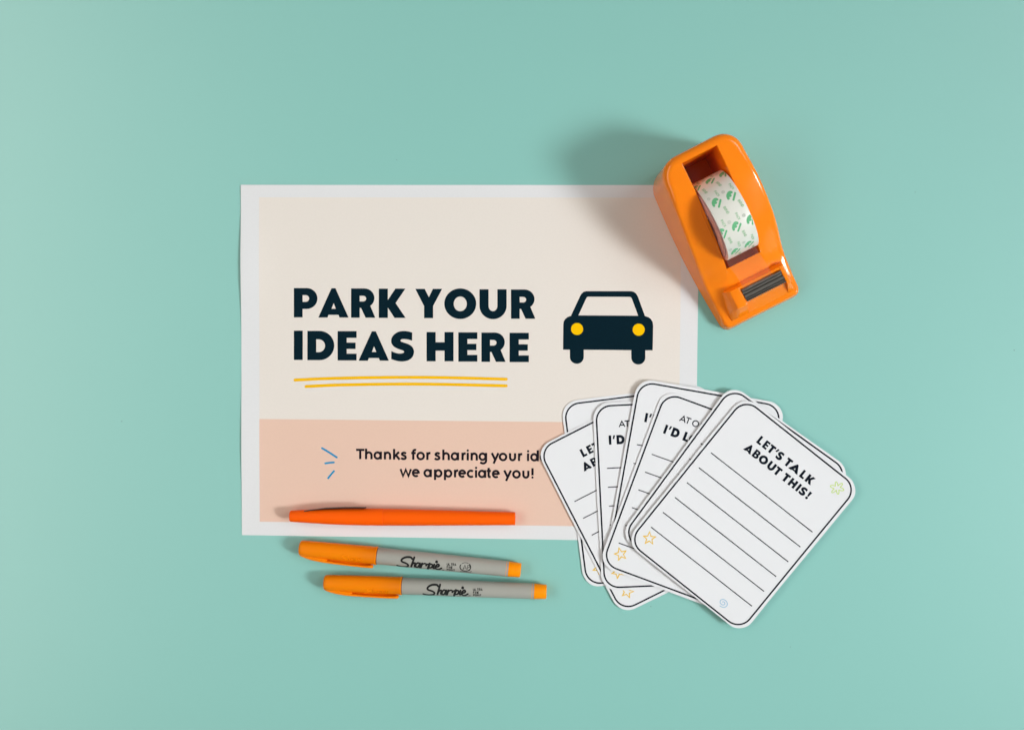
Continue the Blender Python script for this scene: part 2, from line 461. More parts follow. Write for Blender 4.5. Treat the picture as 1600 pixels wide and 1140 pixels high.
# headline: letter boxes read off an enlargement (7.619x) of the photograph
pr = Print()
row1 = [('P', 440, 146, 427), ('A', 440, 437, 797), ('R', 440, 827, 1115), ('K', 440, 1157, 1475),
        ('Y', 640, 68, 388), ('O', 640, 413, 793), ('U', 640, 832, 1155), ('R', 640, 1207, 1497)]
row2 = [('I', 440, 146, 252), ('D', 440, 307, 627), ('E', 440, 667, 893), ('A', 440, 917, 1278), ('S', 440, 1302, 1577),
        ('H', 640, 202, 523), ('E', 640, 580, 807), ('R', 640, 855, 1143), ('E', 640, 1190, 1420)]
for row, yt, yb, sl in ((row1, 75, 423, 17 / 2585), (row2, 582, 930, 25 / 2570)):
    for ch, o, a, b in row:
        za, zb = (o - 440) * 7.619 + a, (o - 440) * 7.619 + b
        dy = sl * ((za + zb) / 2 - 146)
        put_cap(pr, ch, 440 + za / 7.619, 440 + zb / 7.619, 440 + (yt + dy) / 7.619, 440 + (yb + dy) / 7.619)
pr.build('headline_lettering', on_sheet, M['ink'], sheet)

for pts in ([(461, 593.5), (500, 591.6), (560, 590), (620, 589.3), (690, 589.6), (740, 590.8), (791, 592.2)],
            [(478, 603.6), (520, 601.6), (580, 600.2), (640, 599.8), (700, 600.4), (791, 602.6)]):
    p1 = Print(); p1.stroke(smooth_path(pts, 5), 4.6, cap='round')
    p1.build('yellow_underline', on_sheet, M['yellow'], sheet)

# car emblem (enlargement 7.122x from 860,430)
c = lambda x, y: (860 + x / 7.122, 430 + y / 7.122)
pr = Print()
body = [(228, 452)] + [(215, 455), (190, 465), (165, 485), (149, 512), (143, 545)] + [(140, 826), (217, 828), (217, 910)] + \
       arc(294, 908, 77, 76, 180, 0, 16) + [(371, 828), (900, 832), (900, 915)] + arc(978, 915, 78, 77, 180, 0, 16) + \
       [(1056, 834), (1138, 834), (1144, 560), (1138, 520), (1120, 488), (1095, 468), (1068, 458), (1052, 452)] + \
       [(975, 240), (955, 205), (930, 185), (900, 177), (400, 177), (372, 183), (348, 203), (330, 232)]
glass = [(312, 446), (402, 250), (412, 240), (424, 238), (880, 240), (895, 244), (905, 256), (977, 450)]
pr.poly([c(*p) for p in body], [[c(*p) for p in glass]])
car = pr.build('car_emblem', on_sheet, M['ink'], sheet)
for cx in ((297, 597), (982, 605)):
    p1 = Print(); p1.n = 9
    p1.disc(c(*cx), 67 / 7.122, k=32)
    p1.build('headlamp_disc', lambda x, y, h: tuple(a + b for a, b in zip(on_sheet(x, y, h), (0, 0, 0.02))), M['headlight'], sheet)

# thank-you lines
pr = Print()
L1 = list(zip('Thanksforsharingyouride', [305, 362, 416, 480, 537, 585, 648, 683, 745, 795, 845, 898, 965, 998, 1022, 1072, 1150, 1198, 1262, 1318, 1375, 1395, 1455]))
L2 = list(zip('weappreciateyou!', [580, 655, 728, 793, 855, 918, 945, 998, 1050, 1068, 1122, 1155, 1228, 1282, 1345, 1402]))
for line_, b0, sl, xs in ((L1, 147.5, 13 / 1143, 305), (L2, 257, 11 / 830, 580)):
    for ch, x0 in line_:
        g = LOW[ch]
        k = 0
        while k < len(g):
            if g[k] == 'dot':
                gx, gy, r = g[k + 1]
                X = x0 + gx; Y = b0 + sl * (X - xs) - gy
                pr.disc((480 + X / 4, 680 + Y / 4), r / 4, k=14); k += 2; continue
            pts = []
            for gx, gy in g[k]:
                X = x0 + gx; Y = b0 + sl * (X - xs) - gy
                pts.append((480 + X / 4, 680 + Y / 4))
            pr.stroke(pts, 14.0 / 4, closed=(pts[0] == pts[-1] or (Vector(pts[0]) - Vector(pts[-1])).length < 1e-4) and len(pts) > 6)
            k += 1
pr.build('thank_you_lettering', on_sheet, M['ink_text'], sheet)
for a, b in (((503.2, 699.8), (526.2, 714.2)), ((508.2, 723.6), (521.6, 722)), ((512.8, 746.6), (521.8, 735.6))):
    p1 = Print(); p1.stroke([a, ((a[0] + b[0]) / 2, (a[1] + b[1]) / 2 - .3), b], 2.9, cap='round')
    p1.build('blue_dash', on_sheet, M['blue'], sheet)

# ------------------------------------------------------------------ prompt cards
CW, CH, CR = 86.0, 111.0, 9.0        # printed border; origin at its top-left corner

def round_rect(x0, y0, x1, y1, r, n=9):
    return arc(x1 - r, y1 - r, r, r, 0, 90, n) + arc(x0 + r, y1 - r, r, r, 90, 180, n) + \
           arc(x0 + r, y0 + r, r, r, 180, 270, n) + arc(x1 - r, y0 + r, r, r, 270, 360, n)

STAR = [(0.02, 1.0), (0.24, 0.32), (0.95, 0.28), (0.40, -0.16), (0.58, -0.86), (0.0, -0.42), (-0.60, -0.80), (-0.38, -0.14), (-0.92, 0.30), (-0.26, 0.34)]

def make_card(label, tl, ang, z, variant, curl, margin, seed, title=True):
    rnd = random.Random(seed)
    t = thing('prompt_card', label, 'card', (tl[0], tl[1], z), math.radians(ang), 'fan of white prompt cards')
    cx, cy = CW / 2, -CH / 2
    def bend(x, y):
        a, b_ = (x - cx) / 45.0, (y - cy) / 57.0
        return curl[0] * a * a + curl[1] * b_ * b_ + curl[2] * a * b_ + curl[3] * (a * .5 + .5) + curl[4] * (b_ * .5 + .5)
    # hand-cut outline
    ml, mr, mt, mb = margin
    out = round_rect(-ml, -CH - mb, CW + mr, mt, CR + 0.8, 9)
    pts = []
    for a, b in zip(out, out[1:] + out[:1]):
        k = max(1, int(math.hypot(b[0] - a[0], b[1] - a[1]) / 8))
        pts += [(a[0] + (b[0] - a[0]) * i / k, a[1] + (b[1] - a[1]) * i / k) for i in range(k)]
    ph = [rnd.uniform(0, 6.28) for _ in range(3)]
    ring0 = []
    for i, p in enumerate(pts):
        th = 2 * math.pi * i / len(pts)
        w = 0.10 * math.sin(5 * th + ph[0]) + 0.08 * math.sin(11 * th + ph[1]) + rnd.uniform(-.03, .03)
        d = Vector((p[0] - cx, p[1] - cy)); d = d * (1 + w / d.length)
        ring0.append((cx + d.x, cy + d.y))
    n = len(ring0); v, f = [], []
    TH = 0.26
    scales = (1.0, 0.9, 0.72, 0.5, 0.25)
    for face in (0, 1):
        for s in scales:
            for p in ring0:
                x, y = cx + (p[0] - cx) * s, cy + (p[1] - cy) * s
                v.append((x, y, bend(x, y) + (TH if face == 0 else 0)))
        v.append((cx, cy, bend(cx, cy) + (TH if face == 0 else 0)))
    half = n * len(scales) + 1
    for face in (0, 1):
        o = face * half
        for k in range(len(scales) - 1):
            for i in range(n):
                a, b = o + k * n + i, o + k * n + (i + 1) % n
                q_ = (a, b, b + n, a + n)
                f.append(q_ if face == 0 else tuple(reversed(q_)))
        k = len(scales) - 1
        for i in range(n):
            q_ = (o + k * n + i, o + k * n + (i + 1) % n, o + half - 1)
            f.append(q_ if face == 0 else tuple(reversed(q_)))
    for i in range(n):
        j = (i + 1) % n
        f.append((i, i + half, j + half, j))
    mesh_obj('card_sheet', v, f, M['card'], t, smooth=True, sharp=40)
    mp = lambda x, y, h: (x, y, bend(x, y) + TH + 0.04 + h)
    p1 = Print(); p1.stroke(round_rect(0, -CH, CW, 0, CR, 10), 0.96, closed=True, seg=6)
    p1.build('printed_border', mp, M['ink_card'], t)
    for i in range(6):
        p1 = Print(); y = -38.0 - 11.53 * i
        p1.stroke([(4.9, y), (82.2, y + .55)], 0.62, seg=6)
        p1.build('ruled_line', mp, M['ink_card'], t)
    if title:
        pr = Print()
        if variant == 1:
            for ch, a, b in (('L', 21.9, 25.0), ('E', 26.2, 29.3), ('T', 29.9, 33.7), ("'", 34.3, 35.9), ('S', 36.3, 40.2), ('T', 42.7, 46.5),
                             ('A', 46.5, 51.9 + 1.6), ('L', 54.6, 57.7), ('K', 58.8, 63.5)):
                put_cap(pr, ch, a, b, -11.2, -16.3)
            for ch, a, b in (('A', 18.5, 24.0), ('B', 24.8, 28.8), ('O', 29.3, 34.9), ('U', 35.9, 40.6), ('T', 41.1, 45.0), ('T', 47.4, 51.3), ('H', 52.3, 56.9), ('I', 58.1, 59.6), ('S', 60.4, 64.4), ('!', 65.4, 67.4)):
                put_cap(pr, ch, a, b, -19.2, -24.3)
        else:
            for ch, a, b in (('I', 6.8, 8.35), ("'", 9.2, 10.7), ('D', 11.5, 16.4), ('L', 19.2, 22.5), ('O', 22.7, 28.4)):
                put_cap(pr, ch, a, b, -18.05, -23.65)
            for ch, a, b in (('A', 13.5, 17.0), ('T', 16.9, 20.0), ('O', 21.5, 25.1), ('U', 26.6, 29.4)):
                for s_ in SC[ch]:
                    P = [(a + p[0] * (b - a), -13.2 + p[1] * 3.5) for p in s_]
                    pr.stroke(P, 0.68, closed=(ch == 'O'))
        pr.build('title_lettering', mp, M['ink_card'], t)
    # hand-drawn star, flower and swirl
    p1 = Print(); a0 = math.radians(34 + rnd.uniform(-4, 4))
    P = [(8.3 + 3.9 * (x * math.cos(a0) - y * math.sin(a0)), -101.6 + 3.9 * (x * math.sin(a0) + y * math.cos(a0))) for x, y in STAR]
    p1.stroke(P, 0.60, closed=True)
    p1.stroke([(x + .25, y - .2) for x, y in P], 0.3, closed=True)
    p1.build('yellow_star', mp, M['star'], t)
    if variant == 1:
        p1 = Print(); fl = []
        for k in range(72):
            th = 2 * math.pi * k / 72
            r = 2.75 + 1.15 * math.cos(6 * th) + 0.25 * math.sin(th * 2 + 1)
            th += 0.35
            fl.append((76.8 + r * math.cos(th), -7.6 + r * 1.05 * math.sin(th)))
        p1.stroke(fl, 0.55, closed=True)
        p1.build('green_flower', mp, M['green_pale'], t)
    p1 = Print(); sw = []
    for k in range(60):
        th = 0.6 - k * 0.19
        r = 0.45 + 2.7 * k / 59
        sw.append((67.4 + r * math.cos(th + 2.6) * 1.05, -104.4 + r * math.sin(th + 2.6) * 0.85))
    p1.stroke(sw, 0.46)
    p1.build('blue_swirl', mp, M['blue_pale'], t)
    return t

# bottom to top of the fan; corner positions and turns measured on the photograph
mg = (1.75, 1.9, 1.75, 1.75)
make_card('blank-looking card lowest in the fan, lying straight on the printed sheet', (31.77, -24.28), 7.4, 0.30, 2, (0.10, 0.10, 0, 0, 0), (1.9, 1.9, 1.9, 1.8), 1, title=False)
make_card('card tilted furthest left, a cropped LE over AB showing', (16.51, -51.68), 27.2, 0.80, 1, (0.15, 0.10, 0, 0, 0), (1.7, 1.8, 1.6, 2.0), 2)
make_card("upright card in the fan with AT over I'D showing", (51.08, -25.01), 2.97, 1.35, 2, (0.12, 0.15, 0, 0, 0), (1.9, 1.8, 2.0, 1.9), 3)
make_card("card reaching highest in the fan, only a cropped I' showing", (77.6, -9.8), -9.9, 1.95, 2, (0.15, 0.12, 0, 0, 0.3), (1.8, 2.2, 1.9, 1.8), 4)
make_card("card in the fan with AT OU over I'D LO showing and whole star", (93.2, -16.4), -20.0, 2.75, 2, (0.12, 0.12, 0, 0, 0), (2.0, 1.9, 1.9, 2.0), 5)
make_card('card peeking out directly beneath the top card of the fan', (132.35, -13.2), -35.7, 3.5, 1, (0.30, 0.30, 0, 0.0, 0.2), (1.7, 1.7, 1.7, 1.7), 6)
make_card("topmost card of the fan, reading LET'S TALK ABOUT THIS! in full", (139.95, -19.65), -38.35, 4.7, 1, (0.25, 0.35, 0, 0, -0.2), (1.8, 2.2, 1.8, 1.5), 8)

# ------------------------------------------------------------------ pens (local x runs from the cap end, z up)
def lathe(name, prof, mat, parent, seg=48, sharp=38, rot=0.0, flat=1.0):
    v, f = [], []
    for x, r in prof:
        for k in range(seg):
            a = 2 * math.pi * k / seg + rot
            v.append((x, r * math.cos(a), r * math.sin(a) * flat))
    for i in range(len(prof) - 1):
        for k in range(seg):
            a, b = i * seg + k, i * seg + (k + 1) % seg
            f.append((a, a + seg, b + seg, b))
    f.append(tuple(range(seg)))
    f.append(tuple(reversed(range((len(prof) - 1) * seg, len(prof) * seg))))
    f = [tuple(reversed(q_)) for q_ in f]
    return mesh_obj(name, v, f, mat, parent, smooth=True, sharp=sharp)

def bar(name, path, mat, parent, smooth=True):
    """box-section bar; path of (x, y, z, half-thickness in y, half-height in z)"""
    v, f = [], []
    for x, y, z, a, b in path:
        for dy, dz in ((-1, -.55), (-.6, -1), (.6, -1), (1, -.55), (1, .55), (.6, 1), (-.6, 1), (-1, .55)):
            v.append((x, y + dy * a, z + dz * b))
    for i in range(len(path) - 1):
        for k in range(8):
            p, q_ = i * 8 + k, i * 8 + (k + 1) % 8
            f.append((p, p + 8, q_ + 8, q_))
    f.append(tuple(range(8))); f.append(tuple(reversed(range(len(v) - 8, len(v)))))
    f = [tuple(reversed(q_)) for q_ in f]
    return mesh_obj(name, v, f, mat, parent, smooth=smooth, sharp=50)

def pen_root(name, label, cat, p0, p1, z0, z1, group=None):
    a = px(*p0, z0); b = px(*p1, z1)
    d = b - a
    o = thing(name, label, cat, (a.x, a.y, z0), 0, group)
    o.rotation_euler = (0, -math.asin((z1 - z0) / d.length), math.atan2(d.y, d.x))
    return o, d.length

SHARP = [
    (smooth_path([(838, 590), (822, 572), (790, 567), (745, 571), (700, 594), (681, 622), (694, 646), (738, 662), (774, 684), (781, 710), (756, 733), (702, 742), (655, 736), (616, 722)], 4), 17),
    ([(868, 568), (852, 632), (826, 724)], 18),
    (smooth_path([(836, 690), (858, 660), (882, 652), (888, 668), (876, 704), (884, 724), (900, 716)], 4), 16),
    (smooth_path([(950, 656), (926, 648), (900, 672), (892, 706), (904, 729), (930, 716), (950, 672)], 4), 16),
    (smooth_path([(958, 652), (944, 704), (950, 726), (966, 720)], 4), 17),
    ([(990, 652), (978, 690), (966, 730)], 18),
    (smooth_path([(977, 692), (1000, 662), (1030, 652), (1052, 662), (1046, 684)], 4), 15),
    ([(1102, 648), (1086, 700), (1068, 758)], 20),
    (smooth_path([(1052, 684), (1066, 664), (1098, 652)], 4), 14),
    (smooth_path([(1086, 694), (1112, 658), (1138, 660), (1142, 686), (1120, 718), (1090, 722)], 4), 16),
    (smooth_path([(1170, 656), (1154, 706), (1162, 728), (1182, 716)], 4), 17),
    (smooth_path([(1190, 700), (1226, 690), (1242, 668), (1226, 650), (1198, 672), (1186, 708), (1202, 738), (1240, 738), (1276, 714)], 4), 16),
]
def logo_print(pr, tf, k=1.0, extras=True):
    for pts, w in SHARP:
        pr.stroke([tf(*p) for p in pts], w * k * tf.s, cap='round')
    pr.disc(tf(1202, 614), 13 * k * tf.s, k=12)
    if extras:
        pr.stroke([tf(1284, 745), tf(1316, 747)], 11 * tf.s)

class TF:
    """enlargement pixels -> pen coordinates (along, across) in mm"""
    def __init__(s, ox, oy, z, p0, p1, dx=0, dy=0):
        s.o = (ox, oy, z); s.p0 = Vector(p0); d = (Vector(p1) - s.p0)
        s.u = d.normalized(); s.n = Vector((-s.u.y, s.u.x)); s.mm = 0.3908 * 0.991; s.s = s.mm / z; s.dx, s.dy = dx, dy
    def __call__(s, zx, zy):
        p = Vector((s.o[0] + (zx + s.dx) / s.o[2], s.o[1] + (zy + s.dy) / s.o[2])) - s.p0
        return p.dot(s.u) * s.mm, -p.dot(s.n) * s.mm * 0.93 + 0.22

BAR_R = [(46.0, 5.15), (80, 5.05), (110, 4.85), (127.0, 4.7)]
def barrel_r(x):
    for (a, ra), (b, rb) in zip(BAR_R, BAR_R[1:]):
        if x <= b: return ra + (rb - ra) * max(0, (x - a) / (b - a))
    return BAR_R[-1][1]
def on_barrel(x, y, h):
    r = barrel_r(x) + 0.03 + h
    y = max(-r * .995, min(r * .995, y))
    return (x, y, math.sqrt(max(0.01, r * r - y * y)))

def make_marker(label, p0, p1, tf, emb, seal):
    root, ln = pen_root('permanent_marker', label, 'marker', p0, p1, 5.6, 4.9, 'grey permanent markers with orange caps')
    k = ln / 134.5
    capx = 47.3 * k
    lathe('cap', [(0, 3.4), (0.25, 4.1), (0.9, 4.62), (2.0, 4.85), (12, 5.05), (30, 5.28), (capx - 1.2, 5.46), (capx - .9, 5.62), (capx - .15, 5.62), (capx, 5.5), (capx, 5.15)], M['cap'], root)
    lathe('cap_seam', [(capx - .02, 5.12), (capx + .32, 5.24), (capx + .5, 5.12)], M['seam'], root)
    lathe('barrel', [(capx - 2, 4.4), (capx + .1, 5.13)] + [(x * k, r) for x, r in BAR_R[1:]] + [(ln - 12.6, 4.69), (ln - 12.4, 4.74), (ln - 9.3, 4.7), (ln - 9.25, 4.3)], M['barrel'], root)
    lathe('end_plug', [(ln - 9.6, 4.1), (ln - 9.24, 4.66), (ln - 8.9, 4.72), (ln - .6, 4.3), (ln - .15, 4.1), (ln, 3.7)], M['plug'], root)
    # the clip hugs the side of the cap and stands off it along most of its length
    zc = 1.2
    path = [(1.2, -4.0, zc, .5, 1.0), (4.5, -4.75, zc, .75, 1.7), (9, -5.55, zc, .85, 1.9), (15, -6.25, zc, .8, 1.9), (22, -6.6, zc, .72, 1.85),
            (32, -6.85, zc, .68, 1.8), (40, -6.9, zc, .68, 1.75), (43.5, -6.72, zc, .85, 1.7), (45.0, -6.55, zc, .95, 1.6), (45.6, -6.5, zc, .7, 1.3)]
    bar('clip', [(x * k, y, z, a, b) for x, y, z, a, b in path], M['cap'], root)
    bar('clip_root', [(.8 * k, -3.6, zc, .6, 1.0), (5 * k, -4.4, zc, .9, 1.6), (10 * k, -4.9, zc, 1.0, 1.7), (16.5 * k, -5.4, zc, .9, 1.6), (17.5 * k, -5.4, zc, .5, 1.2)], M['cap'], root)
    bar('clip_web', [(15 * k, -5.3, -.9, .9, 1.0), (22 * k, -5.8, -.9, .9, 1.0), (32 * k, -6.1, -.9, .8, 1.0), (43 * k, -6.2, -.9, .7, .9), (44 * k, -6.1, -.9, .5, .7)], M['cap'], root)
    pr = Print(); logo_print(pr, tf, 1.7)
    pr.build('script_logo', on_barrel, M['pen_ink'], root, 0.5)
    pr = Print()
    for line_, y0, y1, widths in (('ULTRA', 624, 657, 27), ('FINE', 672, 705, 24), ('POINT', 719, 750, 26)):
        x = 1358
        for ch in line_:
            w = 6 if ch == 'I' else widths - 7
            for s_ in SC[ch]:
                P = [tf(x + p[0] * w, y1 + (y0 - y1) * p[1]) for p in s_]
                pr.stroke(P, 8.6 * tf.s, closed=(ch in 'O'))
            x += w + 8.5
    pr.build('point_size_lettering', on_barrel, M['pen_ink'], root, 0.5)
    if not seal:
        pr = Print()
        pr.stroke([tf(745 + i * 30, 748 + i) for i in range(11)], 6 * tf.s)
        pr.stroke([tf(1105 + i * 31, 760 + i * 1.3) for i in range(7)], 6 * tf.s)
        pr.build('printed_fine_line', on_barrel, M['pen_ink'], root, 0.5)
    else:
        sf = TF(600, 850, 9.41, p0, p1)
        pr = Print()
        pr.stroke([sf(1245 + 79 * math.cos(t_), 318 + 68 * math.sin(t_)) for t_ in np.linspace(-.75, 3.75, 26)], 15 * sf.s)
        pr.stroke([sf(1245 + 79 * math.cos(t_), 318 + 68 * math.sin(t_)) for t_ in np.linspace(3.95, 5.35, 12)], 7 * sf.s)
        pr.stroke([sf(1210, 355), sf(1240, 285), sf(1262, 357)], 9 * sf.s); pr.stroke([sf(1222, 333), sf(1254, 334)], 5 * sf.s)
        pr.stroke([sf(1278, 357), sf(1280, 290), sf(1308, 294), sf(1312, 316), sf(1282, 326)], 8 * sf.s)
        pr.stroke([sf(1200, 356), sf(1222, 356)], 5 * sf.s)
        pr.stroke([sf(1160 + i * 17, 396 + i * 1.6) for i in range(11)], 9 * sf.s)
        pr.stroke([sf(1295, 372), sf(1340, 390)], 6 * sf.s)
        pr.build('printed_seal', on_barrel, M['pen_ink'], root, 0.5)
        pr = Print()
        pr.stroke([sf(390 + i * 35, 70 + i * 3.4) for i in range(9)], 6 * sf.s)
        pr.build('printed_fine_line', on_barrel, M['pen_ink'], root, 0.5)
    # raised script on the cap; lighter orange stands in for light on the relief
    def on_cap(x, y, h):
        r = 4.85 + 0.0135 * x + 0.02 + h
        y = max(-r * .99, min(r * .99, y))
        return (x, y, math.sqrt(max(.01, r * r - y * y)))
    pr = Print()
    class EF:
        s = emb.s * 0.60
        def __call__(s_, zx, zy): return emb(emb_o[0] + (zx - 616) * 0.605, emb_o[1] + (zy - 567) * 0.60)
    emb_o = emb.start
    ef = EF()
    for pts, w in SHARP:
        pr.stroke([ef(*p) for p in pts], w * 1.15 * ef.s, crown=0.30)
    pr.build('embossed_script', on_cap, M['plug'], root, 0.4)
    return root

A0, A1 = (468.3, 855.6), (813.8, 890.2)
B0, B1 = (506.6, 909.6), (854.0, 923.9)
tfB = TF(600, 850, 9.41, B0, B1)
# same print on the other marker, turned with it
class TFA:
    def __init__(s): s.s = tfB.s
    def __call__(s, zx, zy):
        x, y = tfB(zx, zy); return x + s.off[0], y + s.off[1]
tfA = TFA()
bx, by = tfB(680, 622); ax, ay = TF(600, 850, 9.41, A0, A1)(300, 215)
tfA.off = (ax - bx, ay - by)
eA = TF(500, 840, 10.67, A0, A1); eA.start = (366, 266)
eB = TF(500, 840, 10.67, B0, B1); eB.start = (790, 812)
make_marker('orange-capped grey marker with a round seal printed near its tail, beside the sheet edge', A0, A1, tfA, eA, True)
make_marker('orange-capped grey marker without a seal, farther from the printed sheet', B0, B1, tfB, eB, False)

# orange felt-tip pen on the sheet's lower edge
root, ln = pen_root('felt_tip_pen', 'all-orange felt-tip pen with a dark metal clip on the sheet\'s peach panel', 'pen', (453.6, 805.8), (805, 809.8), 5.4, 4.4)
jt = ln * (600 - 453.6) / (805 - 453.6)
lathe('cap', [(0, 3.1), (.25, 3.4), (.7, 3.5), (6, 3.75), (14, 4.2), (24, 4.72), (36, 5.02), (48, 5.14), (jt - .5, 5.15), (jt - .1, 5.1), (jt, 4.9)], M['flair'], root)
lathe('barrel', [(jt - 1, 4.4), (jt - .02, 4.85), (jt + .25, 5.05), (jt + .7, 5.1), (jt + 15, 5.0), (ln * .75, 4.5), (ln - .5, 3.92), (ln - .12, 3.85), (ln, 3.7)], M['flair'], root)
bar('clip', [(9, 3.3, 1.2, .28, 1.2), (12, 3.9, 1.2, .28, 1.5), (16, 4.45, 1.2, .25, 1.6), (22, 5.2, 1.2, .4, 1.6), (34, 5.8, 1.2, .42, 1.6), (43, 5.95, 1.2, .42, 1.55), (45.5, 5.85, 1.2, .45, 1.5), (47, 6.0, 1.2, .35, 1.2)], M['steel_dark'], root)

# ------------------------------------------------------------------ tape dispenser (local x across, y towards the rear, z up)
DO = (151.08, 31.52); DA = math.radians(27)
disp = thing('tape_dispenser', 'glossy orange tape dispenser standing on the corner of the printed sheet', 'tape dispenser', (DO[0], DO[1], 0.30), DA)

def interp(tab, v):
    if v <= tab[0][0]: return tab[0][1]
    for i in range(len(tab) - 1):
        (a, fa), (b, fb) = tab[i], tab[i + 1]
        if v <= b:
            t = (v - a) / (b - a)
            # monotone-ish cubic
            def sl(k):
                if k <= 0 or k >= len(tab) - 1:
                    k0, k1 = max(0, k - 1), min(len(tab) - 1, k + 1)
                else: k0, k1 = k - 1, k + 1
                return (tab[k1][1] - tab[k0][1]) / (tab[k1][0] - tab[k0][0])
            m0, m1 = sl(i) * (b - a), sl(i + 1) * (b - a)
            return (2 * t ** 3 - 3 * t * t + 1) * fa + (t ** 3 - 2 * t * t + t) * m0 + (-2 * t ** 3 + 3 * t * t) * fb + (t ** 3 - t * t) * m1
    return tab[-1][1]
RIDGE = [(0, 7.5), (12, 8.8), (24, 11.2), (30, 14.2), (34, 17.6), (42, 26.0), (49.5, 32.5), (60, 38.6), (70, 43.3), (77, 45.8), (85, 47.7), (98, 49.4), (105, 50.0)]
CENTRE = [(0, 8.0), (10, 10.0), (20, 14.6), (24, 15.2), (28, 17.2), (31.5, 20.6), (34, 23.0), (42, 30.0), (49.5, 35.5), (60, 40.5), (70, 44.6), (77, 46.8), (85, 48.4), (98, 50.0), (105, 50.5)]
def deck(u, v):
    k = 1 - min(1.0, max(0.0, (abs(u) - 11) / 13.0)) ** 1.35
    return interp(RIDGE, v) + (interp(CENTRE, v) - interp(RIDGE, v)) * k

# plan outline, clockwise from the front centre
LEN = 104.6
def half_w(v): return 25.7 + 2.4 * math.sin(math.pi * min(1, max(0, v / 98.0)))
def outline_half():
    P = []
    for i in range(10): P.append((i / 10 * (half_w(0) - 4.6), 0.0))
    P += [(half_w(0) - 4.6 + 4.6 * math.sin(a), 4.6 - 4.6 * math.cos(a)) for a in np.linspace(0, math.pi / 2, 8)[:-1]]
    for i in range(27):
        v_ = 4.6 + (LEN - 14.5 - 4.6) * i / 26; P.append((half_w(v_), v_))
    w = half_w(LEN - 14.5); r = 14.5
    P += [(w - r + r * math.cos(a), LEN - r + r * math.sin(a)) for a in np.linspace(0, math.pi / 2, 13)[1:]]
    k = 7
    P += [((w - r) * (1 - i / k), LEN) for i in range(1, k + 1)]
    return P
hp = outline_half()
outl = [(float(a), float(b)) for a, b in hp] + [(-float(a), float(b)) for a, b in reversed(hp[1:-1])]
NO = len(outl)
SU, SV0, SV1 = 10.7, 34.0, 98.2
def slot_for(i):
    """matching point of the roll well's rectangle"""
    u, v_ = outl[i]
    if v_ < 4.6:                              # front edge and corners -> front side of the well
        return (max(-SU, min(SU, u / (half_w(0) - 1.3) * SU)), SV0)
    if v_ <= LEN - 8:
        t = (v_ - 4.6) / (LEN - 8 - 4.6)
        return (math.copysign(SU, u), SV0 + (SV1 - SV0) * t)
    return (max(-SU, min(SU, u / 19.0 * SU)), SV1)
nrm = []
for i in range(NO):
    a, b = Vector(outl[i - 1]), Vector(outl[(i + 1) % NO]); d = (b - a).normalized()
    nrm.append(Vector((-d.y, d.x)))
rings = []
def add_ring(fn): rings.append([fn(i) for i in range(NO)])
def rr(i):
    v_ = outl[i][1]; return 2.3 + 2.0 * smoothstep(70, 97, v_)
def ee(i):
    v_ = outl[i][1]
    return 2.2 * (1 - 0.62 * smoothstep(88, 104, v_)) * (0.5 + 0.5 * smoothstep(0, 20, v_))
def top_h(i):
    p = Vector(outl[i]) + nrm[i] * (ee(i) + rr(i)); return deck(p.x, p.y)
def wall(t):
    def fn(i):
        p = Vector(outl[i]) + nrm[i] * (ee(i) * t); return (p.x, p.y, t * (top_h(i) - rr(i)))
    return fn
add_ring(wall(0.0)); 
for t_ in (0.08, 0.25, 0.45, 0.65, 0.85, 1.0): add_ring(wall(t_))
for a in (15, 30, 45, 60, 75, 90):
    def fn(i, a=math.radians(a)):
        p = Vector(outl[i]) + nrm[i] * (ee(i) + rr(i) * (1 - math.cos(a)))
        return (p.x, p.y, top_h(i) - rr(i) + rr(i) * math.sin(a))
    add_ring(fn)
for t_ in (0.15, 0.3, 0.45, 0.6, 0.75, 0.87, 0.95):
    def fn(i, t_=t_):
        p = (Vector(outl[i]) + nrm[i] * (ee(i) + rr(i))).lerp(Vector(slot_for(i)), t_); return (p.x, p.y, deck(p.x, p.y))
    add_ring(fn)
def slot_ring(off, dz, zabs=None):
    def fn(i):
        u, v_ = slot_for(i); c_ = Vector((0, (SV0 + SV1) / 2))
        u2 = math.copysign(max(0, abs(u) - off), u) if abs(u) > SU - 1e-6 else u
        v2 = v_ + off if v_ <= SV0 + 1e-6 else (v_ - off if v_ >= SV1 - 1e-6 else v_)
        return (u2, v2, deck(u, v_) + dz if zabs is None else zabs)
    return fn
add_ring(slot_ring(-0.35, 0.0)); add_ring(slot_ring(-0.12, -0.08)); add_ring(slot_ring(0.0, -0.4)); add_ring(slot_ring(0.1, -3.0)); add_ring(slot_ring(0.25, 0, 4.0))
v, f = [], []
for r_ in rings: v += r_
for k in range(len(rings) - 1):
    for i in range(NO):
        a, b = k * NO + i, k * NO + (i + 1) % NO
        f.append((a, b, b + NO, a + NO))
f.append(tuple((len(rings) - 1) * NO + i for i in range(NO)))
f.append(tuple(reversed(range(NO))))
mesh_obj('body', v, f, M['orange'], disp, smooth=True, sharp=48)

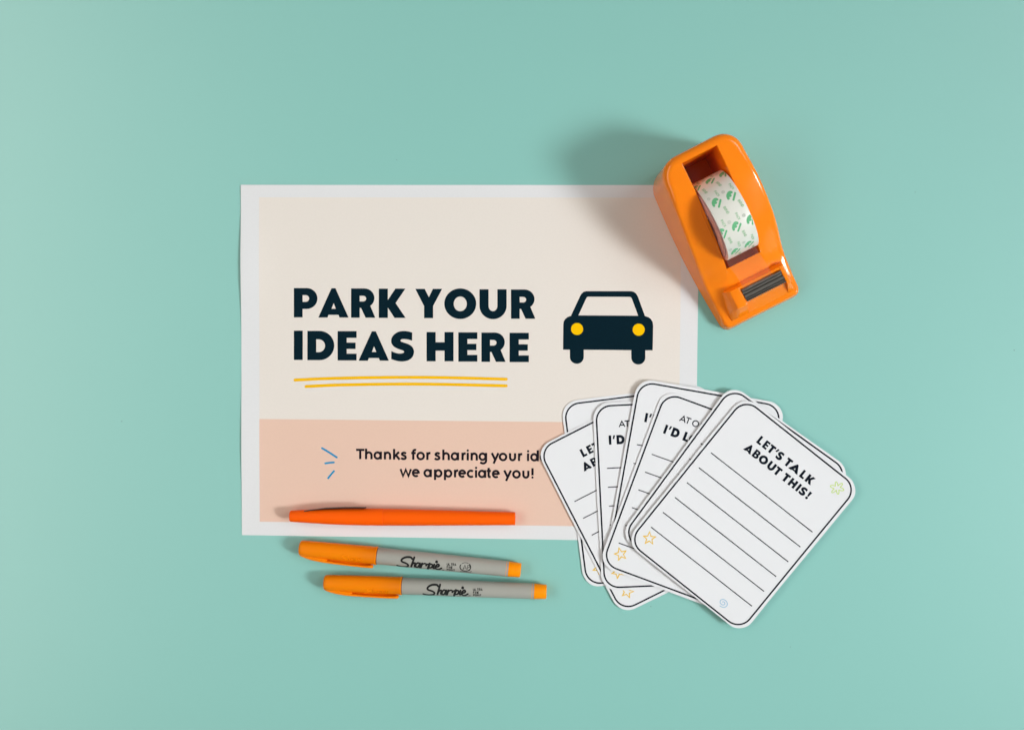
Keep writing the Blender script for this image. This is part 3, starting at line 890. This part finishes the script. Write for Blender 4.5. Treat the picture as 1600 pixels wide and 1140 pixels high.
# cutter block: a low wedge across the front with bevelled flanks
def block(name, secs, mat, parent):
    """loft of (u, [(v, z) ...]) sections"""
    n = len(secs[0][1]); v, f = [], []
    for u, pr_ in secs: v += [(u, a, b) for a, b in pr_]
    for i in range(len(secs) - 1):
        for k in range(n):
            a, b = i * n + k, i * n + (k + 1) % n
            f.append((a, b, b + n, a + n))
    f.append(tuple(reversed(range(n)))); f.append(tuple(range(len(v) - n, len(v))))
    f = [tuple(reversed(q_)) for q_ in f]
    return mesh_obj(name, v, f, mat, parent, smooth=True, sharp=28)
def bsec(k, notch=False):
    """k 0..1: how far the flank has risen to full height"""
    zt = 10.0 + 9.0 * k
    back = 24.0 - 2.0 * k
    if notch:
        return [(4.2, 7.0), (4.3, 8.7), (9.9, 14.2), (10.7, 15.8), (11.4, 17.2), (18.8, 17.6), (19.6, 18.6), (21.0, 18.6), (23.0, 16.0), (24.0, 8.0)]
    return [(4.2 + .3 * (1 - k), 7.0), (4.3 + .3 * (1 - k), 8.7), (9.0, 8.7 + (zt - 8.7) * .82), (9.8, zt - .35), (10.6, zt), (17.0, zt), (19.6, zt), (back - 1, zt - .1), (back, zt - 1.4), (24.2, 8.0)]
block('cutter_block', [(-19.6, bsec(0)), (-19.2, bsec(.12)), (-15.4, bsec(.86)), (-14.6, bsec(.97)), (-13.6, bsec(1)), (-8.7, bsec(1)), (-8.5, bsec(.99)), (-8.4, bsec(1, True)),
                       (17.3, bsec(1, True)), (17.4, bsec(.99)), (17.6, bsec(1)), (19.0, bsec(.98)), (20.0, bsec(.85)), (21.6, bsec(.12)), (21.9, bsec(0))], M['orange'], disp)
rim = [(u, v_) for u, v_ in ((-10.95, 72.5), (-11.9, 71.8), (-12.6, 69.5), (-12.6, 64), (-12.2, 56), (-11.6, 48), (-11.1, 41))]
rim = smooth_path(rim, 4)
bar_v, bar_f = [], []
for u, v_ in rim:
    for k in range(6):
        a = math.pi * k / 5; bar_v.append((u + .38 * math.cos(a), v_, deck(u, v_) - .12 + .38 * math.sin(a)))
for i in range(len(rim) - 1):
    for k in range(5): bar_f.append((i * 6 + k, i * 6 + k + 1, i * 6 + k + 7, i * 6 + k + 6))
mesh_obj('well_rim', bar_v, bar_f, M['orange'], disp, smooth=True)
# serrated blade: a folded steel strip with a toothed front edge
prof = [(18.9, 17.8), (18.9, 19.6), (18.5, 19.9), (17.6, 19.9), (17.2, 19.4), (16.9, 18.5), (15.9, 18.4), (15.6, 19.2), (15.3, 19.6), (13.7, 19.7), (13.3, 19.2), (13.0, 18.4), (12.4, 18.4), (12.1, 19.2), (11.8, 19.6)]
v, f = [], []
for u in (-8.1, 17.1):
    v += [(u, a, b) for a, b in prof] + [(u, a, b - .35) for a, b in reversed(prof)]
n = len(prof) * 2
for k in range(n):
    a, b = k, (k + 1) % n; f.append((a, a + n, b + n, b))
f.append(tuple(range(n))); f.append(tuple(reversed(range(n, 2 * n))))
NT = 21
for k in range(NT):
    u0 = -8.1 + 25.2 * k / NT; u1 = u0 + 25.2 / NT; b = len(v)
    v += [(u0, 11.82, 19.6), (u1, 11.82, 19.6), ((u0 + u1) / 2, 10.9, 19.75), (u0, 11.82, 19.25), (u1, 11.82, 19.25), ((u0 + u1) / 2, 10.9, 19.6)]
    f += [(b, b + 2, b + 1), (b + 3, b + 4, b + 5), (b, b + 3, b + 5, b + 2), (b + 1, b + 2, b + 5, b + 4)]
mesh_obj('serrated_blade', v, f, M['steel'], disp, smooth=True, sharp=25)

# ------------------------------------------------------------------ roll of tape in the well
RV, RZ, RR, RH = 62.3, 31.0, 24.0, 9.55
roll = thing('tape_roll', 'roll of white tape with green leaf print seated in the orange dispenser', 'tape roll', (DO[0], DO[1], 0.30), DA)
seg = 96
def ringpts(r, u): return [(u, RV + r * math.cos(2 * math.pi * k / seg), RZ + r * math.sin(2 * math.pi * k / seg)) for k in range(seg)]
def tube(name, secs, mat, closed=True, sharp=40):
    v, f = [], []
    for r, u in secs: v += ringpts(r, u)
    m_ = len(secs)
    for i in range(m_ if closed else m_ - 1):
        j = (i + 1) % m_
        for k in range(seg):
            k2 = (k + 1) % seg
            f.append((i * seg + k, i * seg + k2, j * seg + k2, j * seg + k))
    return mesh_obj(name, v, f, mat, roll, smooth=True, sharp=sharp)
tube('tape_surface', [(RR - .5, -RH), (RR - .12, -RH + .05), (RR, -RH + .35), (RR, RH - .35), (RR - .12, RH - .05), (RR - .5, RH)], M['tape_white'], closed=False)
tube('tape_windings', [(RR - .5, -RH + .02), (14.2, -RH + .02), (14.2, RH - .02), (RR - .5, RH - .02)], M['tape_side'])
tube('core', [(14.15, -RH - .35), (12.6, -RH - .35), (12.6, RH + .35), (14.15, RH + .35)], M['core'])
tube('core_flange', [(21.2, -RH - .75), (12.7, -RH - .75), (12.7, -RH - .2), (21.2, -RH - .2)], M['core'])
# print around the roll: along = arc length from the top towards the front, across = u
def on_roll(s, u, h):
    r = RR + 0.04 + h
    return (u, RV + r * math.sin(s / RR), RZ + r * math.cos(s / RR))
def roll_print(fn, name, mat):
    p1 = Print(); fn(p1); p1.refine(0.7)
    v = [on_roll(*p) for p in p1.v]; f = []
    for q_ in p1.f:
        a, b, c_ = (Vector(v[i]) for i in q_[:3])
        nn = (b - a).cross(c_ - a); out = (a - Vector((a.x, RV, RZ)))
        f.append(q_ if nn.dot(out) >= 0 else tuple(reversed(q_)))
    return mesh_obj(name, v, f, mat, roll)
# lattice of marks read off the photograph: (arc length to the rear, across)
marks = [(7.4, -4.2), (7.2, 4.6), (-9.7, -0.2), (-10.0, 8.6), (-9.6, -8.9), (24.1, -0.2), (24.0, 8.3), (24.1, -8.9), (-26.6, -4.9), (-26.2, 3.5), (40.5, 4.3), (40.5, -4.5)]
def to_roll(o, x, y):
    """mark coordinates turned against the roll's run"""
    return (o[0] - 0.454 * x + 0.891 * y, o[1] + 0.891 * x + 0.454 * y)
LEAF = [(-1.38, 3.3), (-.3, 3.35), (.5, 3.0), (.94, 2.25), (.65, 1.5), (-.1, 1.35), (-.5, .95), (.2, .55), (.1, -.35), (-.6, -.9), (-1.3, -.75), (-.95, -1.9), (-1.4, -2.6), (-2.3, -2.5), (-2.8, -1.5), (-3.1, -.3), (-3.05, .8), (-2.7, 1.8), (-2.2, 2.7)]
STEM = [(1.75, 2.2), (2.2, 2.45), (2.85, 2.0), (2.8, 1.3), (1.75, -2.9), (1.4, -3.3), (.8, -3.2), (.55, -2.7)]
def clip_u(pts): return [(a, max(-9.35, min(9.35, b))) for a, b in pts]
def shrink_ok(pts): return max(b for a, b in pts) - min(b for a, b in pts) > 0.25
for s0, u0 in marks:
    for shape in (LEAF, STEM):
        P = clip_u([to_roll((s0, u0), x * .9, y * .9) for x, y in shape])
        if not shrink_ok(P): continue
        Q = [P[0]]
        for p in P[1:]:
            if math.hypot(p[0] - Q[-1][0], p[1] - Q[-1][1]) > 1e-3: Q.append(p)
        roll_print(lambda p1: p1.poly(Q), 'leaf_mark' if shape is LEAF else 'stem_mark', M['tape_green'])
    for word, ds, du in (('PACK', 7.2, 2.5), ('BOND', -4.0, 2.4)):
        if not -8.4 < u0 + du < 8.4: continue
        def words(p1):
            for n_, ch in enumerate(word):
                for st in SC[ch]:
                    p1.stroke([(s0 + ds - n_ * 1.12 - p[0] * .78, u0 + du + (p[1] - .5) * 1.3 + .12 * n_) for p in st], 0.30, closed=(ch == 'O'))
        roll_print(words, 'word_print', M['tape_green_pale'])
    if -8 < u0 - 2.8 < 8:
        def ring_(p1):
            for rr_ in (0.85, 0.4):
                p1.stroke([(s0 + 4.3 + rr_ * math.cos(t_), u0 - 2.8 + rr_ * math.sin(t_)) for t_ in np.linspace(0, 6.283, 15)[:-1]], 0.28, closed=True)
        roll_print(ring_, 'ring_mark', M['tape_grey_pale'])
# free end of the tape: off the roll, over the well's lip, along the deck to the blade
path = []
for t_ in np.linspace(0, 1, 6): path.append((39.1 - 4.6 * t_, 27.0 - 3.35 * t_))
for vv in np.linspace(33.6, 22.5, 10): path.append((vv, 23.35 - 4.4 * (33.6 - vv) / 11.1))
path += [(21.6, 18.95), (20.2, 19.0), (19.1, 20.1), (18.2, 20.15)]
v, f = [], []
NU = 6
for vv, zz in path:
    sh = 2.6 * smoothstep(38, 22, vv)
    for i in range(NU + 1):
        v.append((-9.2 + 18.6 * i / NU + sh, vv, zz))
for j in range(len(path) - 1):
    for i in range(NU):
        a = j * (NU + 1) + i; f.append((a, a + NU + 1, a + NU + 2, a + 1))
mesh_obj('tape_end', v, f, M['film'], roll, smooth=True)

# a few crumbs of dust on the board
rnd = random.Random(3); v, f = [], []
for x, y, r in ((190, 658, .5), (620, 250, .35), (1585, 547, .45), (1017, 947, .5), (1235, 1010, .3), (310, 150, .3), (1430, 300, .3)):
    c_ = px(x, y, 0.1); b = len(v)
    for k in range(6):
        a = k * math.pi / 3 + rnd.uniform(-.3, .3); q_ = r * rnd.uniform(.6, 1.2); v.append((c_.x + q_ * math.cos(a), c_.y + .6 * q_ * math.sin(a), 0.02))
    v.append((c_.x, c_.y, 0.25)); f += [(b + k, b + (k + 1) % 6, b + 6) for k in range(6)]
o = mesh_obj('dust_specks', v, f, material('dust', (0.16, 0.24, 0.22, 1), 0.9, 0.2)); o['kind'] = 'stuff'
o['label'] = 'tiny grey dust specks scattered over the mint table top'; o['category'] = 'dust'
print('objects', len(scene.objects), 'tris', sum(len(m.polygons) for m in bpy.data.meshes))
